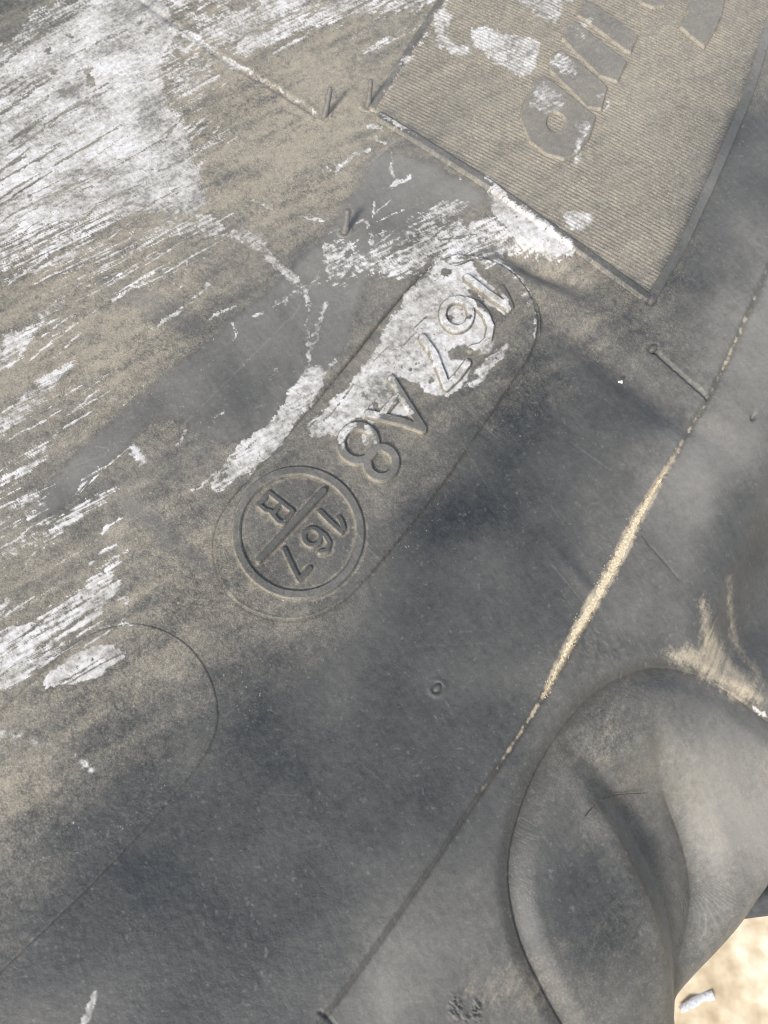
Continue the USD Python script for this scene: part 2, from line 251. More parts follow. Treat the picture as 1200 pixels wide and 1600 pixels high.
# polygons of dried white paint: points, cover, softness, streakiness
PAINT = [
 ([(-80, 60), (0, 88), (60, 55), (110, 28), (170, -40), (250, -40), (262, 25), (285, 50), (262, 75), (250, 110), (256, 150), (285, 185), (305, 250), (335, 335), (250, 335), (170, 330), (80, 350), (0, 372), (-80, 400)], 1.02, 14, .55),
 ([(-60, 60), (0, 40), (60, 20), (150, -20), (250, -20), (120, 60), (40, 90), (-60, 140)], .62, 14, .9),
 ([(215, -30), (720, -30), (655, 25), (570, 22), (480, 50), (400, 82), (385, 92), (335, 62), (285, 30)], .66, 12, .9),
 ([(250, 50), (300, 70), (350, 110), (330, 150), (270, 180), (250, 140)], .60, 16, .6),
 ([(-40, 360), (160, 292), (250, 235), (285, 215), (290, 260), (235, 322), (150, 362), (60, 402), (-40, 455)], .58, 12, 1.2),
 ([(230, 362), (262, 335), (320, 328), (357, 350), (352, 384), (300, 368), (240, 368)], .68, 8, .8),
 ([(200, 375), (260, 340), (310, 345), (180, 410), (60, 440)], .48, 10, 1.2),
 ([(300, 235), (360, 195), (365, 205), (310, 245)], .5, 5, 1.0),
 ([(512, 385), (530, 374), (552, 378), (556, 400), (600, 386), (640, 352), (690, 318), (722, 306), (738, 320), (715, 348), (770, 330), (800, 338), (850, 356), (912, 402), (860, 402), (800, 388), (760, 402), (730, 420), (690, 412), (660, 422), (620, 432), (560, 430), (530, 442), (503, 432)], .62, 10, .7),
 ([(700, 385), (760, 330), (800, 345), (850, 385), (790, 395), (740, 402)], .62, 10, .5),
 ([(757, 278), (800, 318), (850, 350), (912, 402), (850, 398), (800, 372), (775, 345)], .95, 5, .4),
 ([(657, 430), (700, 403), (735, 405), (745, 425), (790, 470), (798, 492), (780, 494), (745, 462), (722, 456), (765, 498), (772, 530), (762, 556), (735, 556), (728, 540), (690, 562), (738, 570), (736, 580), (716, 617), (670, 617), (665, 602), (655, 596), (612, 590), (632, 632), (650, 655), (600, 652), (590, 667), (560, 656), (542, 664), (528, 690), (520, 682), (490, 682), (474, 668), (520, 625), (575, 565), (612, 500)], 1.08, 4, .35),
 ([(560, 690), (575, 660), (590, 690), (590, 705)], .7, 5, .3),
 ([(480, 572), (496, 568), (512, 582), (486, 632), (470, 652), (440, 692), (410, 722), (370, 742), (345, 762), (325, 770), (348, 745), (360, 715), (380, 690), (422, 660), (450, 620), (466, 600)], .92, 5, .6),
 ([(775, 542), (790, 528), (797, 550), (770, 577), (745, 602), (727, 607), (736, 590)], .8, 5, .4),
 ([(780, 415), (812, 430), (838, 470), (835, 500), (800, 450)], .42, 9, .5),
 ([(690, 395), (780, 395), (800, 412), (730, 412)], .6, 6, .5),
 ([(-40, 990), (0, 985), (80, 955), (125, 920), (160, 896), (195, 866), (172, 905), (196, 908), (185, 925), (132, 985), (112, 998), (92, 1022), (58, 1042), (28, 1072), (0, 1082), (-40, 1100)], .80, 6, .9),
 ([(63, 1079), (85, 1045), (110, 1025), (150, 1012), (176, 1003), (184, 1014), (199, 1014), (196, 1028), (172, 1042), (152, 1060), (110, 1071)], 1.08, 2.5, .2),
 ([(-20, 535), (0, 522), (60, 495), (108, 463), (100, 482), (60, 515), (30, 562), (0, 585), (-20, 590)], .72, 7, .8),
 ([(12, 632), (60, 596), (118, 553), (112, 580), (70, 622), (30, 662), (-20, 705), (-20, 665)], .66, 8, .9),
 ([(-20, 745), (60, 695), (95, 675), (60, 742), (-20, 790)], .55, 9, 1.),
 ([(15, 780), (60, 755), (80, 790), (92, 815), (60, 835), (30, 800)], .5, 9, .6),
 ([(50, 845), (110, 800), (190, 752), (180, 770), (110, 825), (55, 870)], .52, 8, .9),
 ([(-20, 860), (50, 830), (75, 838), (0, 890)], .5, 8, .9),
 ([(203, 678), (216, 690), (235, 718), (222, 734), (206, 712)], .62, 7, .4), ([(268, 702), (285, 668), (298, 668), (280, 700)], .62, 5, .4), ([(322, 668), (350, 628), (355, 632), (330, 672)], .58, 5, .5),
 ([(120, 1605), (140, 1560), (150, 1543), (154, 1558), (138, 1605)], .9, 3, .3),
 ([(-10, 1135), (50, 1150), (105, 1170), (50, 1165), (-10, 1150)], .5, 8, .3), ([(115, 1175), (135, 1180), (158, 1205), (145, 1210)], .6, 6, .3),
 ([(725, 47), (760, 40), (802, 60), (848, 64), (842, 95), (826, 122), (800, 112), (770, 90), (735, 66)], .95, 4, .1), ([(780, -20), (880, -20), (884, 20), (862, 40), (830, 22)], .8, 6, .1), ([(870, -10), (905, -10), (900, 4), (880, 4)], .9, 3, .1),
 ([(690, 10), (668, 60), (700, 88), (742, 86), (735, 70), (695, 55), (716, 25)], .72, 8, .1), ([(872, 335), (905, 328), (932, 340), (916, 368), (885, 362)], .82, 6, .1), ([(900, 225), (915, 240), (905, 258), (890, 250)], .7, 5, .1),
 ([(588, 180), (618, 192), (656, 214), (640, 214), (600, 197)], .95, 4, .3), ([(575, 175), (640, 80), (700, -10), (712, 0), (640, 105), (592, 170)], .52, 6, .6),
 ([(843, 130), (862, 138), (890, 165), (872, 185), (840, 180), (822, 175)], .62, 6, .4), ([(885, 200), (918, 190), (926, 205), (905, 240), (890, 238), (903, 212)], .6, 4, .3), ([(858, 95), (880, 80), (905, 110), (900, 135), (870, 120)], .64, 7, .4), ([(880, 40), (900, 42), (925, 70), (905, 70)], .5, 6, .4), ([(905, 30), (930, 32), (928, 42), (912, 44)], .7, 4, .2), ([(945, 165), (955, 150), (958, 165), (940, 182)], .7, 3, .2),
 ([(1180, 1098), (1192, 1108), (1205, 1112), (1205, 1122), (1186, 1112)], .9, 2, .2), ([(1040, 1008), (1050, 1015), (1048, 1022), (1036, 1018)], .2, 2, .2),
 ([(526, 655), (548, 660), (562, 668), (545, 690), (535, 715), (526, 705)], .72, 4, .3), ([(560, 665), (578, 668), (590, 690), (588, 706), (575, 690)], .66, 4, .3),
 ([(700, 260), (735, 290), (700, 280)], .4, 5, .6), ([(320, 1010), (330, 1012), (325, 1018)], .2, 2, .2),
]
# thin runs of paint: points, width, cover
RUNS = [([(222, 5), (300, 52), (345, 88), (420, 130)], 7, .66), ([(410, 126), (450, 150), (495, 178)], 3, .58), ([(250, 28), (300, 60), (330, 82), (370, 110)], 9, .85), ([(370, 368), (400, 380), (422, 396), (440, 420), (476, 448), (495, 440)], 15, .66), ([(380, 360), (412, 385)], 6, .7),
 ([(476, 448), (482, 470), (481, 500), (484, 545), (480, 578)], 6, .66), ([(508, 472), (505, 500), (496, 522), (482, 545)], 7, .72), ([(528, 568), (510, 582), (490, 600)], 6, .62), ([(500, 435), (540, 445)], 8, .55), ([(512, 388), (518, 410), (512, 436)], 9, .72), ([(525, 378), (545, 380), (552, 400), (545, 420)], 9, .70),
 ([(430, 470), (480, 450)], 8, .55), ([(400, 490), (450, 470)], 5, .5), ([(365, 506), (368, 520), (362, 530)], 4, .72), ([(330, 500), (371, 481)], 3, .8), ([(240, 516), (262, 498), (300, 470), (330, 446)], 6, .66), ([(175, 468), (230, 435), (268, 415)], 4, .66), ([(270, 430), (271, 490)], 2.5, .6), ([(283, 455), (296, 405)], 3, .5),
 ([(330, 760), (345, 735), (362, 712)], 5, .8), ([(388, 740), (398, 722), (410, 712)], 3.5, .9), ([(297, 765), (310, 760), (335, 742)], 4, .8), ([(150, 890), (200, 862)], 4, .7), ([(185, 935), (195, 930), (200, 942)], 6, .85), ([(160, 836), (175, 820), (190, 806)], 5, .72), ([(140, 880), (165, 862), (185, 855)], 8, .6), ([(0, 960), (10, 940)], 9, .7),
 ([(525, 272), (545, 252), (560, 240), (580, 238)], 8, .6), ([(505, 270), (525, 262)], 7, .55), ([(612, 235), (612, 260), (620, 285)], 4, .7), ([(614, 287), (640, 276)], 4, .75), ([(575, 200), (595, 201)], 5, .8), ([(588, 215), (600, 225)], 8, .5), ([(480, 345), (505, 344)], 3, .8), ([(390, 310), (425, 328)], 4, .7), ([(585, 318), (582, 340)], 3, .8), ([(558, 350), (572, 346), (576, 365), (582, 385)], 7, .7), ([(598, 360), (600, 385)], 6, .62), ([(640, 345), (700, 318)], 9, .6), ([(612, 232), (614, 228)], 6, .5),
 ([(150, 660), (190, 640), (230, 600)], 2.5, .45), ([(0, 425), (120, 372), (180, 352)], 5, .8), ([(0, 410), (60, 380), (150, 340)], 4, .7), ([(0, 445), (70, 412), (160, 380)], 6, .72), ([(420, 590), (432, 580)], 5, .55), ([(760, 278), (775, 292), (800, 318)], 9, .9), ([(935, 155), (945, 150)], 6, .8), ([(720, 395), (790, 410), (825, 445), (841, 490), (838, 530)], 3, .62), ([(1070, 640), (1072, 646)], 2, .2),
 ([(140, 985), (175, 975), (210, 972)], 3.5, .72), ([(100, 1015), (120, 1000)], 5, .8)]
HOLES = [(78, 81, 6), (140, 113, 7), (143, 126, 8), (86, 109, 6), (110, 57, 5), (103, 58, 3), (222, 32, 4), (236, 45, 5), (228, 50, 4), (277, 80, 6), (20, 220, 4), (125, 268, 4), (50, 310, 4), (480, 438, 8), (700, 428, 10), (704, 500, 7), (734, 502, 5), (589, 637, 7), (675, 593, 5), (640, 575, 4), (568, 618, 4), (20, 38, 16), (40, 30, 9), (8, 55, 12), (300, 8, 10), (330, 14, 12), (370, 10, 14), (400, 6, 10), (545, 400, 7)]
paint_polys = [(Line(p, True, 1, 1.2), c, s, k) for p, c, s, k in PAINT]
paint_runs = [(Line(p, False, 2), w, c) for p, w, c in RUNS]
GREY = [([(600, 222), (782, 312), (700, 330), (620, 380), (560, 440), (540, 560), (470, 600), (400, 690), (330, 690), (260, 640), (190, 700), (110, 790), (40, 820), (100, 725), (240, 597), (320, 541), (372, 494), (450, 432), (520, 355), (560, 285)], -.42, 9),
        ([(150, 420), (230, 450), (330, 500), (300, 530), (200, 480), (140, 440)], -.3, 14), ([(180, 770), (215, 780), (300, 850), (350, 900), (330, 900), (240, 850)], -.3, 14), ([(455, 380), (520, 390), (520, 430), (460, 430)], -.25, 10), ([(800, 395), (905, 440), (900, 455), (815, 415)], -.25, 8)]  # last patch: shade of the fold below the panel, painted as missing dust
grey_polys = [(Line(p, True, 2, 1.2), v, s) for p, v, s in GREY]
# scratches
sc, sw = [], []
def scratch(x, y, ang, L, w, curve=0.0):
    t = np.arange(0, L, 0.7); a = np.radians(ang) + curve * t / L
    sc.append(np.stack([x + np.cumsum(np.cos(a)) * 0.7, y - np.cumsum(np.sin(a)) * 0.7], 1)); sw.append(np.full(len(t), w))
for k in range(130):
    x, y = rng.uniform(0, 1200), rng.uniform(0, 1600)
    if rng.random() < .6: ang = rng.normal(33 if x < 600 and y < 800 else 48, 9)
    else: ang = rng.uniform(0, 180)
    scratch(x, y, ang, rng.exponential(30) + 8, rng.uniform(.15, .8) * (1 if (x < 700 and y < 900) else .35), rng.normal(0, .25))
for a in ((680, 540, -40, 90, .6), (700, 610, -45, 120, .5), (650, 1010, 3, 110, .4), (480, 1245, 175, 60, .5), (860, 790, -55, 45, .6), (350, 1120, 40, 60, .7), (860, 880, -50, 120, .7), (880, 930, -52, 100, .5), (560, 1190, -40, 70, .5), (720, 690, -60, 90, .4), (890, 690, -35, 80, .6), (500, 320, 40, 160, .6), (250, 700, 45, 300, .4), (455, 500, 60, 90, .5)):
    scratch(*a)
sk_p, sk_w, sk_v = [], [], []
def stroke(x, y, ang, L, w, val):
    t = np.arange(0, L, 1.0); sk_p.append(np.stack([x + t * math.cos(math.radians(ang)), y - t * math.sin(math.radians(ang)) + 2 * np.sin(t / 37 + x)], 1)); sk_w.append(w * (.35 + .65 * np.sin(np.pi * (t + 1) / (L + 2)))); sk_v.append(np.full(len(t), val))
for k in range(34): stroke(rng.uniform(-80, 90), rng.uniform(60, 270), rng.normal(31, 3), rng.uniform(40, 150), rng.uniform(1.5, 5.5), -rng.uniform(.25, .85))
for k in range(26): stroke(rng.uniform(-60, 160), rng.uniform(290, 400), rng.normal(30, 3), rng.uniform(40, 190), rng.uniform(1.2, 4.5), -rng.uniform(.3, .9))
for k in range(70): stroke(rng.uniform(-80, 240), rng.uniform(300, 470), rng.normal(30, 3.5), rng.uniform(40, 230), rng.uniform(1.2, 4.5), rng.uniform(.5, .9))
for k in range(40): stroke(rng.uniform(280, 600), rng.uniform(-10, 90), rng.normal(33, 5), rng.uniform(40, 140), rng.uniform(1.2, 5), rng.choice([-.9, .7, .6]))
for k in range(36): stroke(rng.uniform(250, 340), rng.uniform(90, 250), rng.normal(38, 6), rng.uniform(20, 90), rng.uniform(1.2, 4), rng.choice([-.9, .62]))
for k in range(45): stroke(rng.uniform(-60, 130), rng.uniform(500, 900), rng.normal(36, 5), rng.uniform(30, 130), rng.uniform(1.0, 3.5), rng.uniform(.42, .75))
for k in range(30): stroke(rng.uniform(-40, 110), rng.uniform(930, 1090), rng.normal(33, 3), rng.uniform(40, 150), rng.uniform(1.2, 4), rng.choice([-.8, -.6, .7]))
for k in range(26): stroke(rng.uniform(505, 760), rng.uniform(340, 440), rng.normal(28, 12), rng.uniform(30, 90), rng.uniform(1.2, 4), rng.choice([-.8, .66]))
for k in range(30): stroke(rng.uniform(330, 640), rng.uniform(440, 760), rng.normal(47, 5), rng.uniform(20, 70), rng.uniform(1.0, 3), -.7)
sk_w, sk_v = np.concatenate(sk_w), np.concatenate(sk_v); st_tree = cKDTree(np.vstack(sk_p))
sc, sw = np.vstack(sc), np.concatenate(sw); sc_tree = cKDTree(sc)
SAND = Line([(848, 1085), (865, 1045), (890, 990), (918, 938), (945, 893), (962, 858), (985, 815), (1010, 775), (1035, 735), (1062, 698), (1062, 704), (1040, 742), (1020, 782), (1003, 812), (985, 855), (960, 900), (932, 950), (900, 1000), (870, 1055), (852, 1090)], True, 1)
SMEARS = [([(1096, 940), (1106, 936), (1120, 985), (1148, 1022), (1182, 1062), (1200, 1105), (1165, 1092), (1120, 1064), (1085, 1044), (1055, 1030), (1035, 1014), (1080, 1016), (1100, 1010), (1094, 975)], .72, 14), ([(1138, 900), (1146, 912), (1165, 970), (1190, 1020), (1196, 1070), (1180, 1040), (1155, 985)], .55, 8), ([(730, 1535), (800, 1500), (850, 1520), (870, 1580), (800, 1590), (740, 1560)], .34, 22), ([(930, 1090), (985, 1060), (1010, 1080), (930, 1200), (890, 1170)], .3, 22), ([(1180, 1180), (1210, 1150), (1210, 1260), (1190, 1240)], .3, 20)]
smear_polys = [(Line(p, True, 1, 1.2), v, s) for p, v, s in SMEARS]
EDGES = []          # outlines of raised marks, filled while they are built: dust gathers along them, lower-left sides paler

def soil(P, X, part=None):
    """(paint, dust, tone with painted light and shade), (sand, grime, scratch) at points seen at P"""
    p = X[:, :2] * 1000; x, y = p[:, 0], p[:, 1]
    inb = (P[:, 0] > -150) & (P[:, 0] < 1350) & (P[:, 1] > -250) & (P[:, 1] < 1750)
    n1, n2 = fbm(x / 2.2, y / 2.2, 21, 4, .65), fbm(x / 12, y / 12, 27, 4, .6)
    ca, sa = math.cos(math.radians(31)), math.sin(math.radians(31))
    u, v = x * ca + y * sa, -x * sa + y * ca
    st = fbm(u / 42, v / 1.0, 41, 4, .72); st2 = fbm(u / 6, v / 0.9, 47, 3, .7)
    fine = fbm(x / 0.55, y / 0.55, 51, 2, .7)
    W = np.stack([P[:, 0] + 9 * (n1 - .5) + 16 * (n2 - .5), P[:, 1] + 9 * (fbm(x / 2.2, y / 2.2, 71, 4, .65) - .5) + 16 * (fbm(x / 12, y / 12, 77, 3) - .5)], 1)
    W2 = P + .3 * (W - P)
    # paint
    raw = np.zeros(len(P)); sk = np.full(len(P), .5)
    for L, c, s, k in paint_polys:
        i = np.nonzero(L.near(W, s + 2))[0]
        if len(i):
            q = c * sstep(-s, s, L.sd(W[i], s + 8)); b = q > raw[i]; raw[i] = np.maximum(raw[i], q); sk[i] = np.where(b, k, sk[i])
    for L, w, c in paint_runs:
        i = np.nonzero(L.near(W, w + 3))[0]
        if len(i): raw[i] = np.maximum(raw[i], c * sstep(-w * .35, w * .35, w / 2 - L.dist(W[i], w + 4)))
    for cx, cy, r in HOLES:
        i = np.nonzero((np.abs(W[:, 0] - cx) < 2 * r) & (np.abs(W[:, 1] - cy) < 2 * r))[0]
        if len(i): raw[i] -= 1.2 * sstep(r * 1.15, r * .7, np.hypot(W[i, 0] - cx, W[i, 1] - cy))
    dd, ii = st_tree.query(W2, distance_upper_bound=7.0); ok = np.isfinite(dd)
    if ok.any():
        q = sstep(1.0, .35, dd[ok] / sk_w[ii[ok]]); val = sk_v[ii[ok]]; r_ = raw[ok]
        raw[ok] = np.where(val > 0, np.maximum(r_, val * q), r_ * (1 + val * q)); sk[ok] = np.maximum(sk[ok], .8 * q)
    nz = (st - .5) * 1.7 * np.minimum(sk, 1.2) + (n1 - .5) * np.where(sk < .5, .7, 1.1) + (st2 - .5) * .6 * sk
    amp = np.where(raw > .9, .55, 1.0)
    crisp = sstep(.38, .84, raw + nz * amp) * (raw > .02)
    film = sstep(.08, 1.0, raw + ((st - .5) * 1.3 + (st2 - .5) * .5) * sk + (n2 - .5) * .7 + (n1 - .5) * .5) * (raw > .02) * sstep(0, .3, raw)
    paint = np.maximum(.80 * film, crisp * np.clip(.70 + 1.0 * (st - .45) * np.minimum(sk, 1) + .8 * (n2 - .4), .3, 1))
    shade = .50 + .75 * (st - .5) * np.minimum(sk, 1) + .9 * (n1 - .5) + .5 * (st2 - .5) * sk + .45 * (fine - .5) + .9 * (fbm(x / 22, y / 22, 131, 3) - .5)
    paint = paint * sstep(-.30, .36, shade + .5 * (raw - .6))
    pin = (fbm(x / 1.1, y / 1.1, 91, 2) > .80) * (fbm(x / 9, y / 9, 95, 2) > .45)
    paint = paint * (1 - .8 * pin)
    specks = sstep(.80, .86, fbm(x / .8, y / .8, 101, 2, .8)) * sstep(.45, .6, n2) * .7 * (P[:, 0] + P[:, 1] < 1500)
    paint = np.maximum(paint, specks * .8)
    # dust
    V = np.stack([P[:, 0] + 60 * (n2 - .5) + 20 * (n1 - .5), P[:, 1] + 60 * (fbm(x / 14, y / 14, 57, 3) - .5) + 20 * (st2 - .5)], 1)
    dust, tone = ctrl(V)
    for L, vv, s in grey_polys: q = sstep(-.6 * s, .6 * s, L.sd(W2, s + 10)); dust = dust + .92 * vv * q; tone = tone - .46 * vv * q
    dust = dust * .92 + np.clip(dust, .05, 1) * ((n1 - .5) * .5 + (fine - .5) * 1.15 + (fbm(x / 6, y / 6, 59, 3) - .5) * .5 + (fbm(u / 40, v / 6, 159, 3) - .5) * .9)
    re = np.hypot(P[:, 0] - 466.7, P[:, 1] - 834.4); dust = dust * (1 - .25 * sstep(95, 78, re))
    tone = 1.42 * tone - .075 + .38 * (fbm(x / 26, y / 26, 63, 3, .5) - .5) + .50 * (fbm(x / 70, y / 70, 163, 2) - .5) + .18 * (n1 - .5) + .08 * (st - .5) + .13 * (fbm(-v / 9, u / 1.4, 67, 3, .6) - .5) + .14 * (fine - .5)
    ip = np.nonzero(L_PANEL.near(P, 0))[0]; kp = sstep(0, 20, L_PANEL.sd(P[ip], 24)); dust[ip] = dust[ip] * (1 - .62 * kp) +   .62 * kp * (.72 + .35 * (n2[ip] - .5) + .5 * (fine[ip] - .5)); tone[ip] = tone[ip] * (1 - .5 * kp)
    # sand, grime, darker lines along the inner lug creases
    sand = np.zeros(len(P))
    for L, vv, s in smear_polys:
        i = np.nonzero(L.near(W, s + 2))[0]
        if len(i):
            a2 = fbm((P[i, 0] * .9 + P[i, 1] * .43) / 5, (P[i, 1] * .9 - P[i, 0] * .43) / 45, 83, 3, .65)
            sand[i] = np.maximum(sand[i], sstep(.05, 1.25, vv * sstep(-s, s, L.sd(W[i], s + 8)) * 1.15 + (a2 - .5) * .9 + (fine[i] - .5) * .6 + (n1[i] - .5) * .5) * min(1, vv * 1.1) * (L.sd(W[i], s + 8) > -s))
    d, a = L_SHOULDER.along(P, 30)
    j = 5 * (n1 - .5)
    grime_dark = .55 * np.exp(-((d + j) / 5) ** 2) * (.4 + 1.2 * n2)
    sand = np.maximum(sand, .75 * sstep(.42, .7, np.exp(-((d + j) / 4) ** 2) * fbm(x / 3, y / 3, 87, 3)) * sstep(.28, .36, a) * (a < .7))
    dd_ = SAND.sd(P, 30); sand = np.maximum(sand, .75 * sstep(-3, 2, dd_ + 5 * (n1 - .5)) * sstep(.3, .7, n1 + .15))
    cr = L_LUG.dist(P, 40); grime_dark = np.maximum(grime_dark, .62 * np.exp(-((cr + j) / 13) ** 2))
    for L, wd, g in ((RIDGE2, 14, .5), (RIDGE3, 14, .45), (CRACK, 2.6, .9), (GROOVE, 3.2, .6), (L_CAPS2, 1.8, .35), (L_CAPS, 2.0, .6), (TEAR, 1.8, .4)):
        grime_dark = np.maximum(grime_dark, g * np.exp(-((L.dist(P, 30) + .3 * j) / wd) ** 2) * (.35 + .65 * (n2 > .42)))  # dirt in seams and cracks; darker along both inner lug creases
    for sdf in EDGES:
        i = np.nonzero(((P > sdf.lo - 8) & (P < sdf.hi + 8)).all(-1))[0]
        if len(i):
            e = sdf.sd(P[i], 24.0); k = .6 * (n1[i] - .5) * 5
            ex = np.exp(-((e + 3.6 + k) / 3.0) ** 2); dust[i] = np.maximum(dust[i], .78 * ex * (.2 + n1[i]))
            w = np.clip((sdf.sd(P[i] + [1.5, -1.5], 24.0) - e) / 2.0, 0, 1); dust[i] = np.maximum(dust[i], 1.3 * w * np.exp(-((e + .9) / 1.9) ** 2) * (.35 + .9 * n1[i]))  # raised marks made paler on their lower-left sides
            paint[i] *= 1 - .8 * np.exp(-((e + .4 + .25 * k) / 1.5) ** 2) * (.25 + .75 * (n2[i] > .36))
            grime_dark[i] = np.maximum(grime_dark[i], .32 * np.exp(-((e + .8 + .3 * k) / 1.2) ** 2) * (.2 + 1.0 * n2[i]))
    dd, ii = sc_tree.query(P, distance_upper_bound=3.0); ok = np.isfinite(dd)
    scr = np.zeros(len(P)); scr[ok] = sw[ii[ok]] * np.where(P[ok, 0] + P[ok, 1] > 1150, .38, .9) * sstep(1.5, .3, dd[ok]) * sstep(.3, .6, n1[ok] + .12)
    lp = sstep(.80, .85, fbm(x / 1.6 + 40, y / 1.6, 107, 2, .6)) * .6; scr = np.maximum(scr, lp * .5)
    f = inb.astype(float)
    A = np.stack([paint * f, np.clip(dust, 0, 1) * f, np.clip(tone + .5, 0, 1)], 1); B = np.stack([np.clip(sand, 0, 1) * f, np.clip(grime_dark, 0, 1) * f, np.clip(scr, 0, 1) * f], 1)
    return A, B, np.stack([np.clip(shade, 0, 1), np.clip(n2, 0, 1), fine], 1)

# ------------------------------------------------------------------ materials
def tyre_material(name, rubber_dark=(.0140, .0176, .0202), rubber_light=(.195, .185, .165), dust_gain=1.0):
    N = {'m1': ('attribute', {'attribute': 'wear_shading'}), 's1': ('separate_color', {}), 'm2': ('attribute', {'attribute': 'soil'}), 's2': ('separate_color', {}), 'm3': ('attribute', {'attribute': 'film'}), 's3': ('separate_color', {}), 'pa': ('math', {'math_type': 'multiply_add', 'value2': .45, 'value3': -.22}), 'pb': ('math', {'math_type': 'add'}),
         'geo': ('geometry', {}),
         'ng': ('noise_texture', {'scale': 1900.0, 'detail': 3.0, 'roughness': .65}), 'nm': ('noise_texture', {'scale': 260.0, 'detail': 5.0, 'roughness': .62}), 'nl': ('noise_texture', {'scale': 45.0, 'detail': 4.0, 'roughness': .6}),
         'tn': ('math', {'math_type': 'multiply_add', 'value2': .12, 'value3': -.06}), 'ta': ('math', {'math_type': 'add'}),
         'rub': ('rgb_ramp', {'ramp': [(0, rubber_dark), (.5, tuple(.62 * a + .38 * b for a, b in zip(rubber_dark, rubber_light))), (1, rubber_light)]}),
         'dc': ('rgb_ramp', {'ramp': [(.3, (.195, .170, .126)), (.5, (.298, .262, .200)), (.68, (.415, .372, .29))]}),
         'pc': ('rgb_ramp', {'ramp': [(.05, (.135, .133, .128)), (.3, (.255, .244, .222)), (.5, (.36, .345, .318)), (.72, (.465, .452, .434)), (.92, (.55, .546, .54))]}),
         'ngs': ('math', {'math_type': 'multiply_add', 'value2': 1.25, 'value3': -.625}), 'nms': ('math', {'math_type': 'multiply_add', 'value2': .4, 'value3': -.2}), 'gsum': ('math', {'math_type': 'add'}),
         'gd': ('math', {'math_type': 'multiply_add', 'value2': .62}), 'dm': ('map_range', {'range_type': 'smoothstep', 'from_min': .06, 'from_max': 1.22, 'to_min': 0.0, 'to_max': .90, 'clamp': True}),
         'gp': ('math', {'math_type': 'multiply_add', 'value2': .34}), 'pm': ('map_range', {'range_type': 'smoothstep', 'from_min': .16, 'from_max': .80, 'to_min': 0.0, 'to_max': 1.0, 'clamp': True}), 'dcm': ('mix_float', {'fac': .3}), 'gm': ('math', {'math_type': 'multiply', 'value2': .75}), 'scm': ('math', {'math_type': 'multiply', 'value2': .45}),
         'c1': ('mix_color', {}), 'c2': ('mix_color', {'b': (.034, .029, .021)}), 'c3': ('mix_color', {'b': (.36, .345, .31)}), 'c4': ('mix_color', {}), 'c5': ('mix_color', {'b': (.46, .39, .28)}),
         'r1': ('mix_float', {'a': .52, 'b': .82}), 'r2': ('mix_float', {'b': .85}),
         'hs': ('math', {'math_type': 'multiply_add', 'value2': .5}), 'bp': ('bump', {'strength': .55, 'distance': .0007}), 'bp2': ('bump', {'strength': .35, 'distance': .00035}),
         'p': ('principled_bsdf', {'specular_ior_level': .42})}
    L = [('m1.color', 's1.color'), ('m2.color', 's2.color'), ('geo.position', 'ng.vector'), ('geo.position', 'nm.vector'), ('geo.position', 'nl.vector'),
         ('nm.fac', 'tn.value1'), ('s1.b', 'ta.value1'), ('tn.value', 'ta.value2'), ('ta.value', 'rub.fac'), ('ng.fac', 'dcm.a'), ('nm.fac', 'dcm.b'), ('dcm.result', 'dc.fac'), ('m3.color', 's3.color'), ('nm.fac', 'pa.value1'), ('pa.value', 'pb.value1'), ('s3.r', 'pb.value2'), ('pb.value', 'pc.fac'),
         ('ng.fac', 'ngs.value1'), ('nm.fac', 'nms.value1'), ('ngs.value', 'gsum.value1'), ('nms.value', 'gsum.value2'), ('gsum.value', 'gd.value1'), ('s1.g', 'gd.value3'), ('gd.value', 'dm.value'), ('gsum.value', 'gp.value1'), ('s1.r', 'gp.value3'), ('gp.value', 'pm.value'), ('dm.result', 'c1.fac'), ('rub.color', 'c1.a'), ('dc.color', 'c1.b'),
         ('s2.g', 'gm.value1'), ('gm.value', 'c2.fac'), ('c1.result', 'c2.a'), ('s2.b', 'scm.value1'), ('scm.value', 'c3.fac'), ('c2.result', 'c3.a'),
         ('pm.result', 'c4.fac'), ('c3.result', 'c4.a'), ('pc.color', 'c4.b'), ('s2.r', 'c5.fac'), ('c4.result', 'c5.a'), ('c5.result', 'p.base_color'),
         ('dm.result', 'r1.fac'), ('r1.result', 'r2.a'), ('pm.result', 'r2.fac'), ('r2.result', 'p.roughness'),
         ('nm.fac', 'bp.height'), ('ng.fac', 'bp2.height'), ('bp.normal', 'bp2.normal'), ('bp2.normal', 'p.normal')]
    usdkit.material(stage, '/World/Looks/' + name, N, L, surface='p.BSDF')
tyre_material('rubber')
usdkit.material(stage, '/World/Looks/sand_grains', {'geo': ('geometry', {}), 'n': ('noise_texture', {'scale': 900.0, 'detail': 3.0}), 'c': ('rgb_ramp', {'ramp': [(.3, (.38, .315, .215)), (.55, (.53, .455, .325)), (.75, (.66, .585, .45))]}),
    'b': ('bump', {'strength': .3, 'distance': .0005}), 'p': ('principled_bsdf', {'roughness': 1.0, 'specular_ior_level': 0.0})}, [('geo.position', 'n.vector'), ('n.fac', 'c.fac'), ('n.fac', 'b.height'), ('c.color', 'p.base_color'), ('b.normal', 'p.normal')], surface='p.BSDF')
